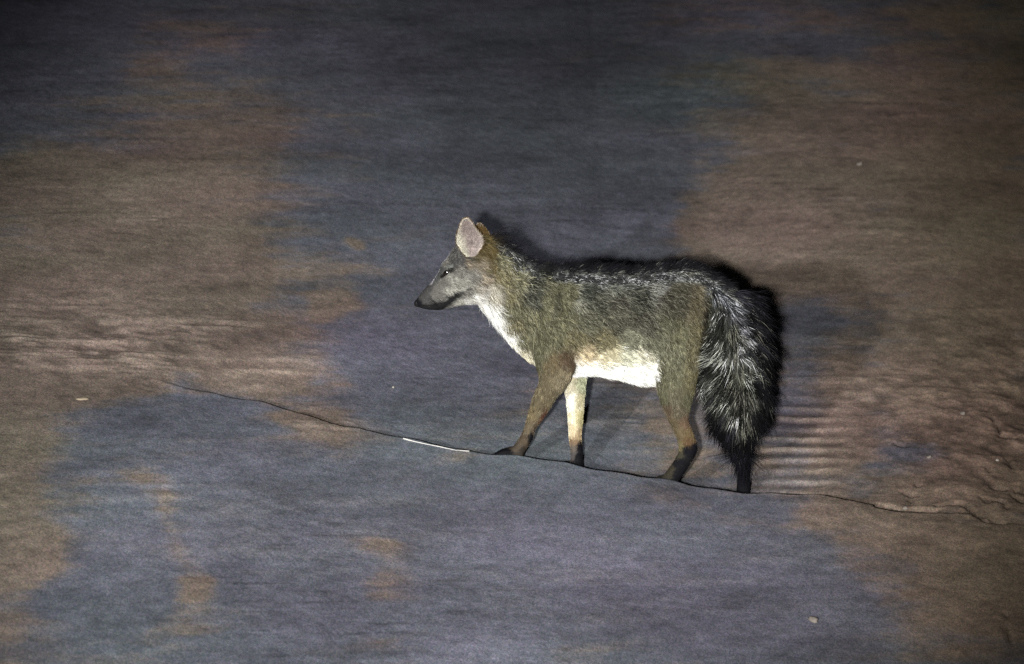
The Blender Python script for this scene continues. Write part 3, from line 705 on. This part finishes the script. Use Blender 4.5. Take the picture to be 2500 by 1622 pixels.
def grow(name, mask, count, cell, clump, rad, jit=0.22, lenj=0.25, cbright=0.25, len_k=1.0, tone=1.0):
    w = tarea * mask
    idx = rng.choice(len(T), count, p=w / w.sum())
    a, b = rng.random(count), rng.random(count)
    f = a + b > 1
    a[f], b[f] = 1 - a[f], 1 - b[f]
    c = 1 - a - b
    t = T[idx]
    P0 = bv[t[:, 0]] * a[:, None] + bv[t[:, 1]] * b[:, None] + bv[t[:, 2]] * c[:, None]
    N = bn[t[:, 0]] * a[:, None] + bn[t[:, 1]] * b[:, None] + bn[t[:, 2]] * c[:, None]
    N /= np.linalg.norm(N, axis=1, keepdims=True)
    part = vpart[t[:, 0]]
    G = coat_all(P0, part)
    D = np.stack([G[:, 0], np.zeros(count), -G[:, 1]], -1)
    D = D - N * (D * N).sum(1, keepdims=True)
    D /= np.linalg.norm(D, axis=1, keepdims=True) + 1e-6
    # clump cells
    key = np.floor(P0 / cell + rng.normal(0, 0.25, P0.shape)).astype(np.int64)
    kk = key[:, 0] * 1000003 + key[:, 1] * 10007 + key[:, 2]
    _, inv = np.unique(kk, return_inverse=True)
    nc = inv.max() + 1
    cnt = np.bincount(inv, minlength=nc)[:, None]
    cen = np.stack([np.bincount(inv, P0[:, k], nc) for k in range(3)], -1) / cnt
    cjd = rng.normal(0, 1, (nc, 3)); cb_ = np.exp(rng.normal(0, cbright, nc)); cl_ = 1 + rng.normal(0, 0.15, nc)
    J = rng.normal(0, 1, (count, 3)) * jit * 0.6 + cjd[inv] * jit * 0.8
    J = J - N * (J * N).sum(1, keepdims=True)
    D = D + J
    D /= np.linalg.norm(D, axis=1, keepdims=True) + 1e-6
    L = G[:, 2] / 1000 * len_k * np.clip(1 + rng.normal(0, lenj, count), 0.35, 1.6) * np.clip(cl_[inv], .6, 1.5)
    lift = G[:, 3] * np.clip(1 + rng.normal(0, 0.3, count), 0.3, 2)
    KP = 5
    P = np.empty((count, KP, 3))
    toc = (cen[inv] - P0); toc -= N * (toc * N).sum(1, keepdims=True)
    for k in range(KP):
        s = k / (KP - 1)
        up = lift * (s - 0.35 * s * s)
        along = np.sqrt(np.clip(1 - lift ** 2 * 0.6, 0.2, 1)) * (s * 0.75 + 0.25 * s * s)
        P[:, k] = P0 - N * 0.0006 + N * (L * up)[:, None] + D * (L * along)[:, None] + toc * (clump * s ** 1.3)
        P[:, k, 2] -= L * 0.06 * s * s
    P[:, 1:] = np.where(P[:, 1:], P[:, 1:], P[:, 1:])
    tone_ = np.where(G[:, 4:5] > 0.3, 1.0, tone)
    col = G[:, 4:7] * cb_[inv][:, None] * tone_
    ag = G[:, 7]
    col = col * np.exp(rng.normal(0, 0.36, count) * (0.45 + ag))[:, None]
    prof = np.ones((count, KP))
    u = rng.random(count)
    # agouti banding: dark base, pale band, dark tip
    band = np.array([0.45, 0.6, 1.25, 1.7, 0.6])
    prof = prof * (1 - ag[:, None] * 0.8) + band[None, :] * (ag[:, None] * 0.8)
    tick = (rng.random(nc) < 0.38)[inv] & (ag > 0.86) & (rng.random(count) < 0.75)
    tk = np.where(tick, 7.5, np.where(ag > 0.86, 0.32, 1.0))
    prof[:, 3] *= tk
    big = ag > 0.86
    prof[big] = prof[big] * np.array([0.5, 0.4, 0.45, 1.15, 0.4])
    dark = (u < 0.30 * ag)
    pale = (u > 1 - 0.30 * ag) & (ag <= 0.86)
    C = col[:, None, :] * prof[:, :, None]
    C[dark] *= 0.18
    C[pale] = C[pale] * 0.7 + (np.array([0.165, 0.16, 0.125])[None, :] + C[pale][:, 2:3].mean(1) * 0.8)[:, None, :] * prof[pale][:, :, None] * 0.6
    C = np.clip(C, 0.002, 0.8)
    R = rad * np.array([1, 1, 0.9, 0.65, 0.15])[None, :] * np.clip(1 + rng.normal(0, .2, count), .5, 1.6)[:, None]
    R = R * np.clip(G[:, 2] / 14, 0.6, 1.25)[:, None]
    R = R * np.where((G[:, 4] < 0.012) & (G[:, 2] < 12), 0.8, 1.0)[:, None]
    return hair_obj(name, P, R, C, body)

ones = np.ones(len(T))
is_tail = tpart == tail_i
tp = proj(bv[T[:, 0]])
is_head = (tp[0] < 1205) & (tp[1] < 765)
is_leg = np.isin(tpart, [names.index(n) for n in ('near_front', 'far_front', 'near_hind', 'far_hind')]) & (tp[1] > 940) | np.isin(tpart, paw_i)
earless = ~((((tp[0] - 1147) / 30) ** 2 + ((tp[1] - 598) / 32) ** 2 < 1) & (bv[T[:, 0], 1] < 0))
nearside = np.where(bn[T[:, 0], 1] < 0.25, 1.0, 0.35)
noseless = ~((tp[0] < 1026) & (tp[1] > 728))
eyeless = np.hypot((tp[0] - EYE[0]), (tp[1] - EYE[1]) * 1.2) > 9
grow("body_fur", (~is_tail & ~is_head & ~is_leg) * nearside, 170000, 0.0055, 0.35, 0.00030, jit=0.36, len_k=0.85, tone=0.72, cbright=0.34)
grow("head_fur", (is_head & noseless & eyeless & earless) * nearside, 80000, 0.003, 0.2, 0.00022, jit=0.26, cbright=0.42, len_k=1.7, tone=0.85)
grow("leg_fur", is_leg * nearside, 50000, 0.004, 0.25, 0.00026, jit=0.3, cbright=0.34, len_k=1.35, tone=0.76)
grow("tail_fur", is_tail * 1.0, 56000, 0.013, 0.85, 0.00040, jit=0.22, cbright=0.9, tone=0.52)

# ------------------------------------------------------------------ eye, nose, ears
em, eb, _, _ = principled("eye_wet", (0.006, 0.004, 0.003), 0.16, 1.0)
nm_, nb_, nn, nl = principled("nose_leather", (0.008, 0.008, 0.009), 0.55, 0.25)
tn = nn.new("ShaderNodeTexNoise"); tn.inputs["Scale"].default_value = 900
bpn = nn.new("ShaderNodeBump"); bpn.inputs["Distance"].default_value = 0.0004
nl.new(tn.outputs["Fac"], bpn.inputs["Height"]); nl.new(bpn.outputs[0], nb_.inputs["Normal"])
def ellipsoid(c, ax, nu=20, nv_=14, shape=None):
    v, f = [], []
    for j in range(nv_ + 1):
        th = math.pi * j / nv_
        for i in range(nu):
            ph = 2 * math.pi * i / nu
            p = np.array([math.sin(th) * math.cos(ph), math.sin(th) * math.sin(ph), math.cos(th)])
            if shape: p = shape(p)
            v.append(c + ax[0] * p[0] + ax[1] * p[1] + ax[2] * p[2])
    for j in range(nv_):
        for i in range(nu):
            f.append((j * nu + i, j * nu + (i + 1) % nu, (j + 1) * nu + (i + 1) % nu, (j + 1) * nu + i))
    return v, f
from mathutils.bvhtree import BVHTree
bvh = BVHTree.FromPolygons([tuple(v) for v in bv], [tuple(int(i) for i in t) for t in T])
def skin_at(px, py, side=-1):
    a = U(px, py, side * 0.3); b = U(px, py, 0.0)
    d = Vector(b - a).normalized() if side < 0 else None
    hit = bvh.ray_cast(Vector(a), d)
    return np.array(hit[0]), np.array(hit[1])
hp, hnrm = skin_at(*EYE)
slant = U(EYE[0] + 10, EYE[1] - 7.5, 0) - U(EYE[0] - 10, EYE[1] + 7.5, 0)
slant /= np.linalg.norm(slant)
for s in (-1, 1):
    h = hp.copy(); n = hnrm.copy(); sl_ = slant.copy()
    if s > 0:
        h[1] = -h[1]; n[1] = -n[1]
    e2 = np.cross(n, sl_); e2 /= np.linalg.norm(e2); e1 = np.cross(e2, n)
    c = h - n * 0.0008
    v, f = ellipsoid(c, (e1 * 0.0084, e2 * 0.0056, n * 0.0052))
    mesh_obj("eye", v, f, em, body)
    # eyelids: a dark rim above and below
    lv, lf = [], []
    NU, NW = 24, 8
    for i in range(NU):
        a_ = 2 * math.pi * i / NU
        cc = c + e1 * 0.0090 * math.cos(a_) + e2 * 0.0046 * math.sin(a_) + n * 0.0008
        out = e1 * math.cos(a_) + e2 * math.sin(a_)
        for j in range(NW):
            b_ = 2 * math.pi * j / NW
            lv.append(cc + out * 0.0012 * math.cos(b_) + n * 0.0012 * math.sin(b_))
    for i in range(NU):
        for j in range(NW):
            lf.append((i * NW + j, i * NW + (j + 1) % NW, ((i + 1) % NU) * NW + (j + 1) % NW, ((i + 1) % NU) * NW + j))
    mesh_obj("eyelid", lv, lf, nm_, body)

wp, wr, wc = [], [], []
for side_ in (-1, 1):
    for k in range(11):
        px, py = 1046 + random.uniform(-4, 22), 736 + random.uniform(-9, 8)
        p, n_ = skin_at(px, py)
        d_ = np.array([0.75 + random.uniform(-.25, .2), -0.75, -0.25 + random.uniform(-.35, .35)]); d_ /= np.linalg.norm(d_)
        L_ = random.uniform(0.022, 0.042)
        q = [p + d_ * L_ * t_ + np.array([0.15, 0, -0.3]) * L_ * t_ * t_ for t_ in (0, .25, .5, .75, 1)]
        q = [np.array([v_[0], v_[1] * -side_, v_[2]]) for v_ in q]
        wp.append(q); wr.append([.00022, .0002, .00016, .0001, .00004]); wc.append([[0.01, 0.01, 0.01]] * 5)
hair_obj("whiskers", np.array(wp), np.array(wr), np.array(wc), body)
nc = U(1022, 740, 0.0)
ex = U(1030, 740, 0) - U(1020, 740, 0); ex /= np.linalg.norm(ex)
def nshape(p):
    q = p.copy()
    if q[0] > 0: q[0] *= 1.3
    # nostril hollows
    for s in (-1, 1):
        dd = math.hypot(q[1] - s * 0.62, q[2] + 0.1)
        if q[0] < 0.2 and dd < 0.35: q = q * (1 - 0.25 * (1 - dd / 0.35))
    return q
v, f = ellipsoid(nc, (np.array([0.0092, 0, 0.003]), np.array([0, 0.0085, 0]), np.array([-0.002, 0, 0.0080])), 28, 20, nshape)
mesh_obj("nose", v, f, nm_, body)

# ears
im, ib, inn, il = principled("ear_inner", (0.36, 0.285, 0.255), 0.75, 0.2)
ia = inn.new("ShaderNodeAttribute"); ia.attribute_name = "ecol"
il.new(ia.outputs["Color"], ib.inputs["Base Color"])
EL = [(0.0, 1140, 628, 1160, 626), (0.12, 1126, 612, 1172, 610), (0.3, 1116, 596, 1180, 596), (0.45, 1115, 582, 1179, 582), (0.62, 1119, 565, 1169, 567), (0.8, 1123, 549, 1158, 552), (0.9, 1127, 540, 1152, 543), (0.965, 1131, 535, 1147, 537), (1.0, 1137, 533, 1144, 533.5)]
EL = np.array(EL)
def ear(side, off, ybase):
    NT, NS = 26, 16
    verts, cols = [], []
    inner_fr = []
    for layer in (0, 1):
        for i in range(NT + 1):
            t = i / NT
            lx, ly, rx_, ry_ = [np.interp(t, EL[:, 0], EL[:, k]) for k in (1, 2, 3, 4)]
            for j in range(NS + 1):
                s = j / NS
                px, py = lx + (rx_ - lx) * s + off[0], ly + (ry_ - ly) * s + off[1]
                cup = math.sin(math.pi * s) ** 0.8 * (0.024 * (1 - t * 0.6)) * min(1, 0.35 + t * 4)
                lean = -0.012 + (-0.006) * t + 0.010 * s
                y = ybase + (-side) * (lean) * -1 if False else ybase + (lean if side < 0 else -lean)
                dirn = 1 if side < 0 else -1
                y = y + dirn * cup
                if layer == 1:
                    edge = min(s, 1 - s, 1 - t, 1) * 8
                    y = y + dirn * 0.0016 * min(1, edge)
                p = U(px, py, y) if side < 0 else U(px, py, ybase) + np.array([0, y - ybase, 0])
                verts.append(p)
                rim = min(s, 1 - s) * 2
                rim = min(rim, (1 - t) * 2.2)
                if layer == 0:
                    c = np.array([0.205, 0.168, 0.152]) * (1 - max(0, 1 - rim * 3.5)) + np.array([0.46, 0.41, 0.34]) * max(0, 1 - rim * 3.5)
                    q_ = max(0, 1 - s / 0.42) * max(0, min(1, (0.62 - t) / 0.3)); c = c * (1 - q_) + np.array([0.55, 0.53, 0.42]) * q_
                    q_ = max(0, (s - 0.3) / 0.7) * max(0, min(1, (0.6 - t) / 0.3)) * 0.4; c = c * (1 - q_) + np.array([0.38, 0.33, 0.31]) * q_
                    dpit = math.hypot((s - 0.55) * 1.6, (t - 0.33) * 2.3)
                    c = c * (1 - 0.7 * math.exp(-(dpit / 0.10) ** 2))  # shade of the ear pit painted into the colour
                    k_ = 0.72 + 0.5 * random.random()
                    c = c * k_
                else:
                    c = np.array([0.085, 0.055, 0.022])
                cols.append(c)
    W = NS + 1; LN = (NT + 1) * W
    faces = []
    for layer in (0, 1):
        for i in range(NT):
            for j in range(NS):
                q = [layer * LN + i * W + j, layer * LN + i * W + j + 1, layer * LN + (i + 1) * W + j + 1, layer * LN + (i + 1) * W + j]
                faces.append(q if layer == 0 else q[::-1])
    for i in range(NT):
        faces.append([i * W, (i + 1) * W, LN + (i + 1) * W, LN + i * W])
        faces.append([i * W + NS, LN + i * W + NS, LN + (i + 1) * W + NS, (i + 1) * W + NS])
    for j in range(NS):
        faces.append([NT * W + j, NT * W + j + 1, LN + NT * W + j + 1, LN + NT * W + j])
    o = mesh_obj("ear", verts, faces, im, body)
    at = o.data.attributes.new("ecol", 'FLOAT_COLOR', 'POINT')
    at.data.foreach_set("color", np.concatenate([np.array(cols), np.ones((len(cols), 1))], -1).ravel().astype(np.float32))
    # downy hair on the rim, inside and back
    VV = np.array(verts); CC = np.array(cols)
    n = 16000
    lay = (rng.random(n) < 0.45).astype(int)
    ii = rng.integers(0, NT, n); jj = rng.integers(0, NS, n); fi, fj = rng.random(n), rng.random(n)
    edge = rng.random(n) < 0.28
    jj = np.where(edge, np.where(rng.random(n) < 0.5, 0, NS - 1), jj)
    b0 = lay * LN + ii * W + jj
    p0 = (VV[b0] * (1 - fi)[:, None] + VV[b0 + W] * fi[:, None]) * (1 - fj)[:, None] + (VV[b0 + 1] * (1 - fi)[:, None] + VV[b0 + W + 1] * fi[:, None]) * fj[:, None]
    up = VV[b0 + W] - VV[b0]; up /= np.linalg.norm(up, axis=1, keepdims=True) + 1e-9
    ac = VV[b0 + 1] - VV[b0]; ac /= np.linalg.norm(ac, axis=1, keepdims=True) + 1e-9
    nn_ = np.cross(ac, up) * np.where(lay == 0, 1, -1)[:, None] * (1 if side < 0 else 1)
    nn_ = np.where((nn_[:, 1:2] * (1 if side > 0 else -1) * np.where(lay == 0, 1, -1)[:, None]) < 0, -nn_, nn_)
    nn_ /= np.linalg.norm(nn_, axis=1, keepdims=True) + 1e-9
    d = up * 0.9 + nn_ * 0.25 + rng.normal(0, 0.25, (n, 3))
    d = d + ac * (np.where(jj == 0, -0.5, 0) + np.where(jj == NS - 1, 0.5, 0))[:, None]
    d /= np.linalg.norm(d, axis=1, keepdims=True)
    L = np.where(edge, np.where(ii < NT * 0.6, 0.0068, 0.0042), 0.0030) * (0.6 + 0.8 * rng.random(n))
    P = np.stack([p0 + d * L[:, None] * k / 2 for k in range(3)], 1)
    C = CC[b0] * np.exp(rng.normal(0, .25, n))[:, None]
    C = np.where(edge[:, None] & (lay == 0)[:, None], C * 1.15, C)
    C = np.repeat(np.clip(C, 0.003, .85)[:, None, :], 3, 1)
    R = np.tile(np.array([0.00022, 0.00018, 0.00005]), (n, 1))
    hair_obj("ear_fur", P, R, C, o)
    return o
ear(-1, (0, 0), -0.050)
ear(1, (34, 20), 0.030)

# ------------------------------------------------------------------ small things on the ground
sm_, sb_, _, _ = principled("bleached_straw", (0.50, 0.485, 0.45), 0.6, 0.3)
pts = [at_ground(px, py) for px, py in ((984, 1072.5), (1012, 1080), (1042, 1086.5), (1078, 1093), (1112, 1100), (1146, 1103.5))]
rad = [0.0016, 0.0012, 0.0008, 0.0011, 0.0005, 0.0011]
v, f = [], []
NSG = 8
fine = []
for i in range(len(pts) - 1):
    for k in range(4):
        s_ = k / 4
        fine.append((pts[i] * (1 - s_) + pts[i + 1] * s_, rad[i] * (1 - s_) + rad[i + 1] * s_))
fine.append((pts[-1], rad[-1]))
for (p, r_) in fine:
    zz = gz_at(p[0], p[1]) + r_ * 0.9
    r2 = r_ * (1 + random.uniform(-.15, .15))
    for k in range(NSG):
        an_ = 2 * math.pi * k / NSG
        v.append((p[0] + random.uniform(-.0002, .0002), p[1] + r2 * math.cos(an_), zz + r2 * math.sin(an_)))
for i in range(len(fine) - 1):
    for k in range(NSG):
        f.append((i * NSG + k, i * NSG + (k + 1) % NSG, (i + 1) * NSG + (k + 1) % NSG, (i + 1) * NSG + k))
f.append(tuple(range(NSG))); f.append(tuple(range(len(fine) * NSG - NSG, len(fine) * NSG))[::-1])
tag(mesh_obj("straw", v, f, sm_), "thin bleached straw lying along the crest ahead of the fox's forepaw", "straw")

def stone(px, py, rx, ry, rz, mat, name, label, cat, group=None):
    c = at_ground(px, py)
    def shp(p):
        q = p * (1 + 0.22 * math.sin(3.1 * p[0] + px) * math.cos(2.7 * p[1] + py) + 0.12 * math.sin(7 * p[2] + 5 * p[0] + px))
        return q
    v, f = ellipsoid(c + np.array([0, 0, rz * 0.35]), (np.array([rx, 0, 0]), np.array([0, ry, 0]), np.array([0, 0, rz])), 12, 8, shp)
    return tag(mesh_obj(name, v, f, mat), label, cat, group)
st1, _, _, _ = principled("pale_stone", (0.33, 0.30, 0.26), 0.8, 0.3)
st2, _, _, _ = principled("dull_stone", (0.19, 0.165, 0.14), 0.85, 0.3)
lfm, _, _, _ = principled("dry_leaf", (0.28, 0.23, 0.16), 0.7, 0.3)
stone(198, 976, 0.015, 0.006, 0.0025, lfm, "leaf_scrap", "pale flat leaf scrap on the brown earth at the low left, away from the fox", "leaf")
stone(960, 947, 0.0028, 0.003, 0.0022, st1, "pebble", "tiny white pebble on blue grey earth below the fox's muzzle", "pebble", "pebbles scattered on the earth")
stone(1986, 1516, 0.009, 0.012, 0.005, st2, "pebble", "largest dull tan pebble, in the lower right of the picture below the tail", "pebble", "pebbles scattered on the earth")
stone(2350, 1012, 0.006, 0.008, 0.004, st2, "pebble", "small tan pebble on brown earth high above the cracked clods", "pebble", "pebbles scattered on the earth")
stone(2435, 1126, 0.004, 0.004, 0.003, st1, "pebble", "small pale pebble near the right edge just above the cracked clods", "pebble", "pebbles scattered on the earth")
stone(2210, 1246, 0.006, 0.005, 0.004, st2, "pebble", "small grey pebble in the dark crack at the end of the crest", "pebble", "pebbles scattered on the earth")
stone(2098, 402, 0.008, 0.010, 0.005, st2, "pebble", "round tan pebble on the far brown slope beyond the fox's rump", "pebble", "pebbles scattered on the earth")
stone(2268, 1118, 0.005, 0.004, 0.003, st2, "pebble", "small tan pebble between the ripples and the cracked clods", "pebble", "pebbles scattered on the earth")
